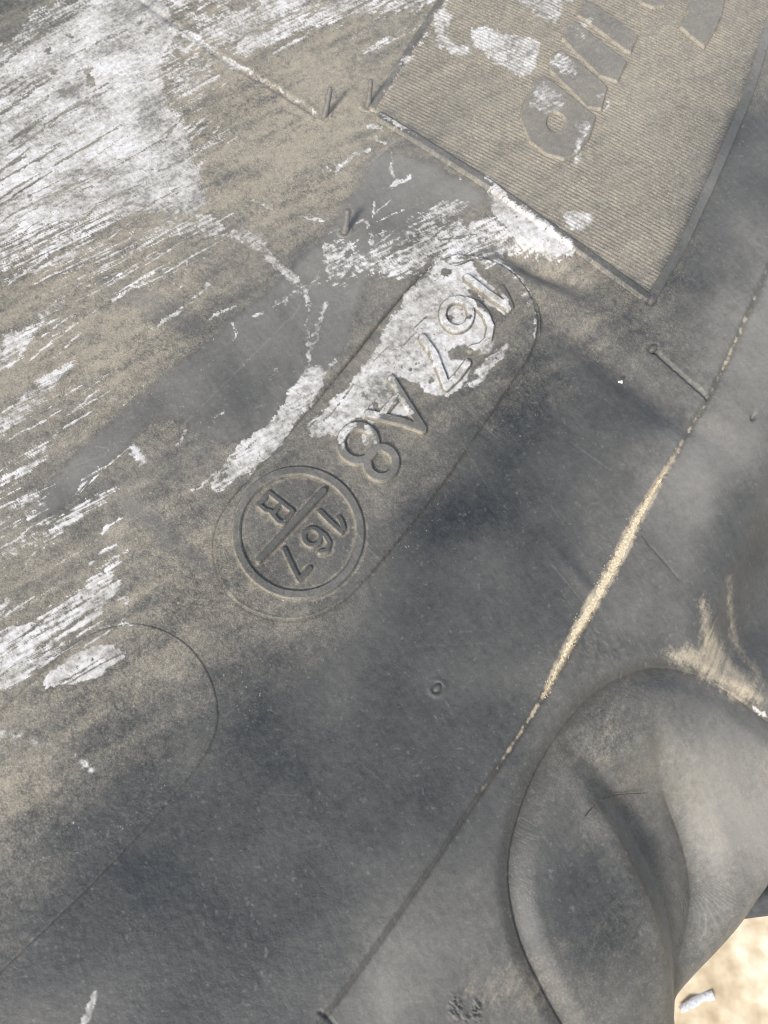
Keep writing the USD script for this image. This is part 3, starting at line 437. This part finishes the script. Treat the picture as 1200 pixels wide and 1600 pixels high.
usdkit.material(stage, '/World/Looks/ground', {'geo': ('geometry', {}), 'n': ('noise_texture', {'scale': 14.0, 'detail': 4.0, 'roughness': .55}), 'n2': ('noise_texture', {'scale': 55.0, 'detail': 2.0, 'roughness': .5}), 'mx': ('mix_float', {'fac': .5}),
    'c': ('rgb_ramp', {'ramp': [(.32, (.40, .315, .205)), (.46, (.56, .465, .325)), (.56, (.68, .59, .44)), (.68, (.78, .73, .61))]}),
    'b': ('bump', {'strength': .3, 'distance': .008}), 'p': ('principled_bsdf', {'roughness': .95, 'specular_ior_level': .2})},
    [('geo.position', 'n.vector'), ('geo.position', 'n2.vector'), ('n.fac', 'mx.a'), ('n2.fac', 'mx.b'), ('mx.result', 'c.fac'), ('mx.result', 'b.height'), ('c.color', 'p.base_color'), ('b.normal', 'p.normal')], surface='p.BSDF')
def plain(name, col, rough=.6, spec=.4):
    usdkit.material(stage, '/World/Looks/' + name, {'geo': ('geometry', {}), 'n': ('noise_texture', {'scale': 400.0, 'detail': 4.0}), 'c': ('rgb_ramp', {'ramp': [(.3, tuple(.65 * a for a in col)), (.7, tuple(min(1, 1.25 * a) for a in col))]}),
        'p': ('principled_bsdf', {'roughness': rough, 'specular_ior_level': spec})}, [('geo.position', 'n.vector'), ('n.fac', 'c.fac'), ('c.color', 'p.base_color')], surface='p.BSDF')
plain('pale_chip', (.62, .62, .60)); plain('black_fibre', (.03, .026, .02)); plain('litter', (.52, .52, .53)); plain('carcass_rubber', (.045, .046, .047))

# ------------------------------------------------------------------ the ground
xs = np.unique(np.r_[np.linspace(-1.5, 1.5, 160), -60, -20, -6, -3, 3, 6, 20, 60]); gx, gy = np.meshgrid(xs, xs, indexing='ij')
gz = np.where((abs(gx) < 1.6) & (abs(gy) < 1.6), .012 * (fbm(gx.ravel() / .12 + 30, gy.ravel() / .12 + 30, 3, 4).reshape(gx.shape) - .5), 0)
def grid_faces(n, mm, keep=None):
    i = np.arange(n * mm).reshape(n, mm); q = np.stack([i[:-1, :-1], i[:-1, 1:], i[1:, 1:], i[1:, :-1]], -1).reshape(-1, 4)[:, ::-1]
    return q if keep is None else q[keep[q].all(1)]
g = obj('ground', (np.stack([gx.ravel(), gy.ravel(), gz.ravel()], 1), grid_faces(len(xs), len(xs))), 'ground', smooth=True); tag(g, 'pale dry sandy ground beyond the tyre', 'ground', 'structure')

# ------------------------------------------------------------------ the tyre
tyre = thing('tractor_tyre', 'large worn black tractor tyre lying on its side, sidewall marked 167A8 and smeared white', 'tyre')
def sheet(name, qx, qy, height, label=None, keep=None, smooth=True, parent=None, top=None, tonew=.22):
    """a piece of the tyre's skin over the chart positions qx x qy; height(P, X) is its relief; keep(P) >= 0 cuts its outline"""
    A, Bq = np.meshgrid(qx, qy, indexing='ij'); Q = np.stack([A.ravel(), Bq.ravel()], 1)
    n, mm = len(qx), len(qy)
    X, P = at(Q)
    ok = None
    if keep is not None:
        ok = keep(P) >= 0
        f = grid_faces(n, mm)[:, ::-1]; f = f[ok[f].any(1)]
        u, inv = np.unique(f, return_inverse=True); X, P, f = X[u], P[u], inv.reshape(-1, 4)
    else: f = grid_faces(n, mm)[:, ::-1]
    h = height(P, X); X = X.copy(); X[:, 2] += h
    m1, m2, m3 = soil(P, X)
    X[:, 2] += m1[:, 0] * (0.00007 + 0.00016 * (m3[:, 0] - .4)) * (P[:, 0] < 1000)
    if top is not None:
        t = top(P); m1[:, 1] *= 1 - .78 * t * t; m1[:, 2] = np.clip(m1[:, 2] + tonew * t, 0, 1); m2[:, 1] *= 1 - t
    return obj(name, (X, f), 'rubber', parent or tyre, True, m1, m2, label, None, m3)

def chart_box(lo, hi, step, pad=8):
    """chart range that covers the photograph's box lo..hi on the surface"""
    c = surf(np.array([(a, b) for a in np.linspace(lo[0] - pad, hi[0] + pad, 5) for b in np.linspace(lo[1] - pad, hi[1] + pad, 5)]))
    c[:, 2] = Z0; q = project(c)
    return np.arange(q[:, 0].min() - 2, q[:, 0].max() + 2, step), np.arange(q[:, 1].min() - 2, q[:, 1].max() + 2, step)

# lettering (pen strokes)
CIR = lambda *a, **k: ellipse(*a, **k)
BIG = [('numeral', 'raised numeral 1 of 167A8, half whitened', [[(729, 438), (760, 462), (794, 485)], [(782, 455), (789, 468), (796, 483)]], 10),
       ('numeral', 'raised numeral 6 of 167A8, whitened', [CIR(713, 495, 22, 23), [(728, 474), (745, 481), (757, 493), (766, 514), (762, 535), (750, 546), (736, 549)]], 10.5),
       ('numeral', 'raised numeral 7 of 167A8, whitened', [[(660, 532), (677, 555), (690, 588), (697, 608)], [(697, 608), (714, 592), (730, 571)]], 11),
       ('letter', 'raised letter A of 167A8, half whitened', [[(661, 674), (612, 596)], [(661, 674), (628, 662), (576, 650)], [(598, 650), (624, 618)]], 11),
       ('numeral', 'raised numeral 8 of 167A8, grey with a whitened upper loop', [CIR(560, 696, 27, 27), CIR(596, 726, 22, 23)], 12)]
SMALL = [('numeral', 'small raised numeral 1 of 167 in the round mark', [[(500, 801), (517, 818), (534, 833)], [(530, 811), (534, 818), (537, 828)]], 7), ('numeral', 'small raised numeral 6 of 167 in the round mark', [CIR(488.5, 841, 13, 13), [(496, 830), (508, 839), (515, 850), (512, 862), (501, 864)]], 6.5),
         ('numeral', 'small raised numeral 7 of 167 in the round mark', [[(445, 860), (459, 890), (468, 908)], [(468, 908), (485, 889)]], 6.5), ('letter', 'small raised letter B in the round mark', [[(421, 772), (458, 801), (444, 819), (437, 818), (428, 808), (423, 801), (416, 800), (405, 791), (421, 772)], [(441, 787), (427, 806)]], 6.0)]
RING = Strokes([ellipse(466.7, 834.4, 97.0, 96.5, rot=45)], 11.5)
BAR = Strokes([[(405.5, 877), (506.5, 769)]], 9)
marks = [(n, l, Strokes(s, w), 0.0013, 0.0020) for n, l, s, w in BIG] + [(n, l, Strokes(s, w), 0.0013, 0.0014) for n, l, s, w in SMALL] + [('emblem_ring', 'raised ring around the round mark 167 over B', RING, .0013, .0014), ('divider_bar', 'raised bar dividing the round mark', BAR, .0013, .0020)]
PL = lambda pts: [(780 + a / 2.857, b / 2.857) for a, b in pts]
BRAND = [([(150, 370), (195, 350), (240, 375), (430, 530), (405, 620), (350, 690), (290, 722), (205, 700), (130, 640), (90, 540), (108, 470), (135, 420)], [(212, 525), (255, 508), (298, 545), (285, 590), (235, 605), (208, 575)]),
         ([(300, 120), (345, 108), (460, 200), (568, 285), (527, 377), (440, 350), (330, 240), (275, 180)], None), ([(220, 265), (270, 232), (335, 270), (440, 358), (482, 400), (455, 500), (385, 490), (300, 400), (222, 325)], None),
         ([(375, 8), (430, 28), (617, 170), (585, 247), (560, 238), (342, 75)], None), ([(560, -90), (800, -110), (780, -10), (735, 36), (680, 46), (630, 25)], None), ([(845, -60), (1010, -60), (1000, 30), (988, 85), (958, 150), (912, 225), (800, 130), (830, 78), (845, 20)], None)]
class Cut(Line):
    def __init__(s, pts, hole=None):
        super().__init__(pts, True, 0, .6); s.hole = Line(hole, True, 2, .6) if hole is not None else None
    def sd(s, P, r=14.0):
        d = Line.sd(s, P, r); return d if s.hole is None else np.minimum(d, -s.hole.sd(P, r))
brand = [Cut(PL(a), PL(b) if b else None) for a, b in BRAND]
BORDER = [Strokes([[(583, 168), (600, 140), (650, 62), (690, 0), (720, -60)]], 11), Strokes([[(594, 184), (660, 224), (760, 287), (900, 386), (1010, 466)]], 12), Strokes([[(1018, 466), (1068, 380), (1118, 270), (1168, 150), (1208, 20), (1226, -40)]], 16)]
EDGES += [mk[2] for mk in marks] + brand

caps_edge = lambda P: 0.0011 * sstep(-2.2, 1.5, L_CAPS.sd(P, 8)) - 0.0004
def caps_under(P): return -0.0009 * sstep(-1, 6, L_CAPS.sd(P, 10)) - .0009 * sstep(-1, 6, L_CAPS2.sd(P, 10)) - 0.0012 * sstep(0, 8, L_PANEL.sd(P, 10))
lug_sd = lambda P, r=120: L_LUG.sd(P, r)
def sheet_relief(P, X):
    s = lug_sd(P, 60)
    return relief(P, X) + caps_under(P) - 0.006 * sstep(0, 12, s) - 0.05 * sstep(14, 110, lug_sd(P, 120)) - 0.0022 * sstep(-20, 4, s)
dx, dy = np.arange(-60, 1345, 1.75), np.arange(-185, 1760, 1.75)
grow = lambda a, s: a + s * np.cumsum(np.linspace(4, 40, 26))
qx = np.r_[grow(dx[0], -1)[::-1], dx, grow(dx[-1], 1)]; qy = np.r_[grow(dy[0], -1)[::-1], dy, grow(dy[-1], 1)]
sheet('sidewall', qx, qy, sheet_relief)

# raised plates
def plate(name, L, thick, step, extra, label):
    a, b = chart_box(np.maximum(L.lo, [-130, -230]), np.minimum(L.hi, [1330, 1730]), step)
    return sheet(name, a, b, lambda P, X: -0.0006 + (thick + .0006) * sstep(-1.6, 2.0, L.sd(P, 8)) + extra(P, X), label, keep=lambda P: L.sd(P, 8) + 3)
def plate_fine(P, X):
    p = X[:, :2] * 1000
    return .00022 * (fbm(p[:, 0] / 2.5, p[:, 1] / 2.5, 5, 3, .6) - .5)
def lip(P):   # the worn edge of the oblong plate stands up a little
    d = L_CAPS.dist(P, 12); return .00025 * np.exp(-((d - 3) / 2.5) ** 2)
plate('oblong_plate', L_CAPS, .0012, 1.5, lambda P, X: plate_fine(P, X) + lip(P) - .0012 * np.exp(-(CRACK.dist(P, 20) / 2.6) ** 2), 'raised oblong plate carrying 167A8 and the round mark')
plate('oblong_plate', L_CAPS2, .00035, 1.6, plate_fine, 'blank raised oblong plate at the edge of the photo')
# ribbed panel: fine radial ribs about 6 photograph pixels apart
RD = np.array([math.sin(math.radians(29)), -math.cos(math.radians(29))])
def ribs(P, X):
    s = P @ RD + .012 * (P[:, 0] - 850) ** 2 / 60 * .4; p = X[:, :2] * 1000
    a = 2 * math.pi * s / (4.9 + .0022 * (P[:, 1]))
    return .00016 * np.sin(a + 1.2 * fbm(p[:, 0] / 20, p[:, 1] / 20, 8, 2)) * (.1 + 1.8 * fbm(p[:, 0] / 9, p[:, 1] / 9, 31, 2)) + plate_fine(P, X)
plate('ribbed_panel', L_PANEL, .0006, 1.15, ribs, 'dusty finely ribbed panel behind the raised lettering')
def raised(name, S, base, h, label, step=1.2, edge=1.5, topw=1.0, tonew=.22):
    a, b = chart_box(np.maximum(S.lo, [-60, -120]), np.minimum(S.hi, [1280, 1700]), step, 6)
    return sheet(name, a, b, lambda P, X: base - .0009 + (h + .0009) * sstep(-1.6, edge, S.sd(P)) + plate_fine(P, X), label, keep=lambda P: S.sd(P) + 2.6, top=lambda P: sstep(-.5, 3.0, S.sd(P)) * topw, tonew=tonew)
for n, l, S, b, h in marks: raised(n, S, b - .0002, h, l, 1.0, topw=.8 if S.w > 11 else 1.1, tonew=.16 if S.w > 11 else (.08 if n == 'divider_bar' else -.06), edge=1.1)
for S in brand: raised('panel_letter', S, .0006, .0015, None, 1.3, topw=.72, tonew=.22)
for S, h, tw in zip(BORDER, (.0013, .0020, .0014), (.1, .0, .18)): raised('border_rib', S, .0003, h, None, 1.3, 2.6, .9, tw)

# tread lug
def lug_height(P, X):
    s = lug_sd(P, 160)
    r2 = RIDGE2.dist(P, 160); r3 = RIDGE3.dist(P, 160)
    # on which side of the two inner creases a point lies (to their right = outwards)
    def right(L): 
        i = L.t.query(P)[1]; i = np.minimum(i, len(L.q) - 2); t = L.q[i + 1] - L.q[i]; v = P - L.q[i]; return (t[:, 0] * v[:, 1] - t[:, 1] * v[:, 0]) < 0
    a2 = sstep(1140, 1300, P[:, 1]); a3 = sstep(1120, 1260, P[:, 1])
    s2 = np.where(right(RIDGE2), r2, -r2); s3 = np.where(right(RIDGE3), r3, -r3)
    top = np.exp(-((P[:, 0] - 1090) / 90) ** 2) * (P[:, 1] < 1250)
    h = -.0040 + .0050 * sstep(-5, 46, s) + .0030 * sstep(10, 120, s) + .0008 * top * sstep(30, -4, s)
    h += a2 * (.0012 * np.exp(-((s2 + 14) / 16) ** 2) - .0150 * sstep(-6, 36, s2) + .0075 * sstep(36, 170, s2))
    h += a3 * (-.0150 * np.clip((s3 + 105) / 105, 0, 1) ** 2 + .0085 * sstep(-3, 62, s3) + .0095 * sstep(20, 170, s3))
    p = X[:, :2] * 1000
    return h + .0010 * (fbm(p[:, 0] / 22, p[:, 1] / 22, 12, 2) - .5) + .00018 * (fbm(p[:, 0] / 3, p[:, 1] / 3, 13, 3) - .5)
a, b = np.arange(770, 1480, 1.7), np.arange(1010, 1900, 1.7)
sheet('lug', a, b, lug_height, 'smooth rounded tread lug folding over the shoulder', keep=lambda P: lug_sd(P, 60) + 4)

# rest of the casing, out of sight under and around the skin: one full ring
n0 = plan_sh.q[len(plan_sh.q) // 2] / 1000; nd = np.array([.80, -.60]); cen = n0 - nd * .74
prof = np.array([(.34, Z0 - .09), (.36, Z0 - .13), (.45, Z0 - .10), (.60, Z0 - .05), (.72, Z0 - .05), (.76, Z0 - .11), (.775, Z0 - .16), (.78, Z0 / 2), (.78, .12), (.79, .05), (.70, .016), (.55, .02), (.42, .05), (.36, .09), (.34, .05), (.32, .07), (.40, .14), (.52, .2), (.60, .25), (.52, Z0 - .2), (.40, Z0 - .16), (.32, Z0 - .11), (.34, Z0 - .09)])
ring = trimesh.creation.revolve(prof, sections=96); ring.apply_translation([cen[0], cen[1], 0])
obj('casing', ring, 'carcass_rubber', tyre, 30)
# the next lug, just showing under the shoulder
import manifold3d as m3d
ball = lambda px, z, r: m3d.Manifold.sphere(r, 40).translate(list(unproject(np.array(px, float), z)))
lm = m3d.Manifold.batch_hull([ball((1140, 1428), -.080, .003), ball((1215, 1396), -.080, .009), ball((1330, 1335), -.070, .012), ball((1180, 1410), -.30, .006), ball((1320, 1330), -.30, .006)])
obj('lug', lm, 'carcass_rubber', tyre, True, label='dark neighbouring lug just showing below the shoulder')

# vent spines and stubs
def tube(path, radii, sides=10, cap=True):
    path = np.asarray(path, float); n = len(path); V, Fc = [], []
    for i in range(n):
        t = path[min(i + 1, n - 1)] - path[max(i - 1, 0)]; t /= np.linalg.norm(t); a = np.cross(t, [.3, .2, .93] if abs(t[2]) < .9 else [1, 0, 0]); a /= np.linalg.norm(a); b = np.cross(t, a)
        for k in range(sides):
            w = 2 * math.pi * k / sides; V.append(path[i] + radii[i] * (math.cos(w) * a + math.sin(w) * b))
    for i in range(n - 1):
        for k in range(sides):
            p, q = i * sides + k, i * sides + (k + 1) % sides; Fc += [[p, q, q + sides], [p, q + sides, p + sides]]
    V.append(path[0]); V.append(path[-1]); c0, c1 = len(V) - 2, len(V) - 1
    for k in range(sides):
        Fc.append([c0, (k + 1) % sides, k]); Fc.append([c1, (n - 1) * sides + k, (n - 1) * sides + (k + 1) % sides])
    return np.array(V), np.array(Fc)
def wear_of(V): P = project(V); return soil(P, V)
def spine(base, tip_px, length, r, label, collar=11):
    """a vent spine that stands on the sidewall at photograph position base and leans so that its tip is seen at tip_px"""
    b = surf(base)[0]; t = unproject(np.array(tip_px, float)[None], b[2] - Z0 + length)[0]
    pts = [b + (t - b) * s + np.array([.0004, 0, 0]) * math.sin(3 * s) for s in np.linspace(-.1, 1, 12)]
    rr = [r * (1.25 - .35 * s + .08 * math.sin(9 * s)) for s in np.linspace(0, 1, 12)]; rr[-1] *= .8
    V, f = tube(pts, rr); A, B, G3 = wear_of(V); A[:, 0] *= .25; A[:, 1] = np.clip(.12 + .3 * np.sin(V[:, 2] * 3000), 0, .8); A[:, 2] = .62
    s = obj('vent_spine', (V, f), 'rubber', tyre, True, A, B, label, None, G3)
    rc = collar / F * np.linalg.norm(b - C); th = np.linspace(0, 2 * math.pi, 28, endpoint=False); V2, F2 = [], []
    prof2 = [(1.25, -.0006), (1.1, .0002), (.9, .0006), (.7, .0005), (.5, .0001), (.2, .0004)]
    for q, z in prof2:
        for a in th: V2.append(b + np.array([rc * q * math.cos(a), rc * q * math.sin(a), z + .0003 * math.sin(2 * a + 1)]))
    for i in range(len(prof2) - 1):
        for k in range(28): p, q = i * 28 + k, i * 28 + (k + 1) % 28; F2.append([p, q, q + 28, p + 28])
    V2 = np.array(V2); A, B, G3 = wear_of(V2); obj('vent_collar', (V2, np.array(F2)), 'rubber', tyre, True, A, B, None, None, G3)
spine((507, 182), (516, 136), .015, .0017, 'rubber vent spine standing left of the ribbed panel corner')
spine((575, 165), (579, 124), .014, .0016, 'rubber vent spine standing at the ribbed panel corner')
spine((539, 362), (543, 327), .012, .0018, 'broken rubber vent spine above the white smear')
def stub(px, r, h, label):
    b = surf(px)[0]; m_ = trimesh.creation.icosphere(3, 1.0); V = np.array(m_.vertices); V = V * [r, r, h]; V[:, :2] += .12 * r * np.sin(V[:, 1::-1] * 900); V += b; A, B, G3 = wear_of(V); A[:, 0] = 0; A[:, 1] *= .6; A[:, 2] = .36
    obj('vent_stub', (V, m_.faces), 'rubber', tyre, True, A, B, label, None, G3)
stub((683, 1075), .0019, .0017, 'small moulded vent stub on the bare dark sidewall')
stub((1018, 469), .0030, .0030, 'cut vent stub at the tip of the ribbed panel')
stub((1020, 545), .0024, .0022, 'cut vent stub at the end of the short groove')

# ------------------------------------------------------------------ loose things on the tyre
# sand caught in the shoulder seam: a low drift and single grains
a, b = chart_box(SAND.lo, SAND.hi, 1.3)
A_, B_ = np.meshgrid(a, b, indexing='ij'); X, P = at(np.stack([A_.ravel(), B_.ravel()], 1))
p = X[:, :2] * 1000; sd = SAND.sd(P + 5 * np.stack([fbm(p[:, 0] / 1.5, p[:, 1] / 1.5, 201, 3) - .5, fbm(p[:, 0] / 1.5, p[:, 1] / 1.5, 207, 3) - .5], 1), 20)
f = grid_faces(len(a), len(b))[:, ::-1]; f = f[(sd > -2)[f].any(1)]; u, inv = np.unique(f, return_inverse=True); f = inv.reshape(-1, 4); V = X[u]; sdu = sd[u]
V[:, 2] += -.0022 + .0026 * sstep(-2, 4, sdu) + .0003 * fbm(p[u, 0] / .7, p[u, 1] / .7, 211, 3)
drift = trimesh.Trimesh(V, np.vstack([f[:, [0, 1, 2]], f[:, [0, 2, 3]]]), process=False)
grains = [drift]; ico = trimesh.creation.icosphere(0, 1.0)
cand = np.nonzero(sd > -5)[0]; cand = cand[rng.random(len(cand)) < np.where(sd[cand] > 0, .02, .05)]
for i in cand[:3000]:
    g_ = ico.copy(); g_.apply_scale(rng.uniform(.00014, .00034)); g_.apply_translation(X[i] + [rng.normal(0, .0002), rng.normal(0, .0002), .0003 if sd[i] > 0 else -.0001]); grains.append(g_)
g = obj('sand', trimesh.util.concatenate(grains), 'sand_grains', smooth=False); tag(g, 'thin drift of yellow sand caught in the shoulder seam', 'sand', 'stuff')

b = surf((970, 597))[0]; pb = trimesh.creation.icosphere(2, 1.0); V = np.array(pb.vertices) * [.0013, .0009, .0007]; V *= (1 + .25 * np.sin(V[:, :1] * 4000)); V += b + [0, 0, .0002]
g = obj('chip', (V, pb.faces), 'pale_chip', smooth=True); tag(g, 'tiny pale chip lying on the grey sidewall below the ribbed panel', 'chip')
hp = smooth_curve([(914, 1276), (925, 1262), (938, 1250), (956, 1243), (985, 1240), (1012, 1239)]); 
hx = surf(hp); hP = project(hx); hx[:, 2] += lug_height(hP, hx) + .0004; hx = np.array(unproject(hp, hx[:, 2] - Z0))
g = obj('fibre', tube(hx, np.linspace(.00020, .00010, len(hx)), 6), 'black_fibre', smooth=True); tag(g, 'thin dark curved fibre lying on the tread lug', 'fibre')

# ------------------------------------------------------------------ litter on the ground
def strip(pxs, w, name, label, mat):
    c = unproject(np.array(pxs, float), -Z0 + .002); V, Fc = [], []
    for i, q in enumerate(c):
        t = c[min(i + 1, len(c) - 1)] - c[max(i - 1, 0)]; t /= np.linalg.norm(t); nrm = np.array([-t[1], t[0], 0])
        for k, (o, zz) in enumerate(((-1, 0), (-.4, .002), (.5, .0025), (1, .0005))): V.append(q + nrm * o * w * (1 - .3 * (i == 0)) + [0, 0, zz + .002 * math.sin(i * 2.1)])
    for i in range(len(c) - 1):
        for k in range(3): Fc.append([i * 4 + k, i * 4 + k + 1, i * 4 + 5 + k, i * 4 + 4 + k])
    s = trimesh.Trimesh(np.array(V), np.vstack([np.array(Fc)[:, [0, 1, 2]], np.array(Fc)[:, [0, 2, 3]]]), process=False); s.fix_normals()
    g = obj(name, s, mat, smooth=True); tag(g, label, name.replace('_', ' '))
strip([(1062, 1578), (1080, 1567), (1096, 1560), (1114, 1555)], .0042, 'plastic_scrap', 'white plastic scrap on the sand at the edge of the photo', 'litter')
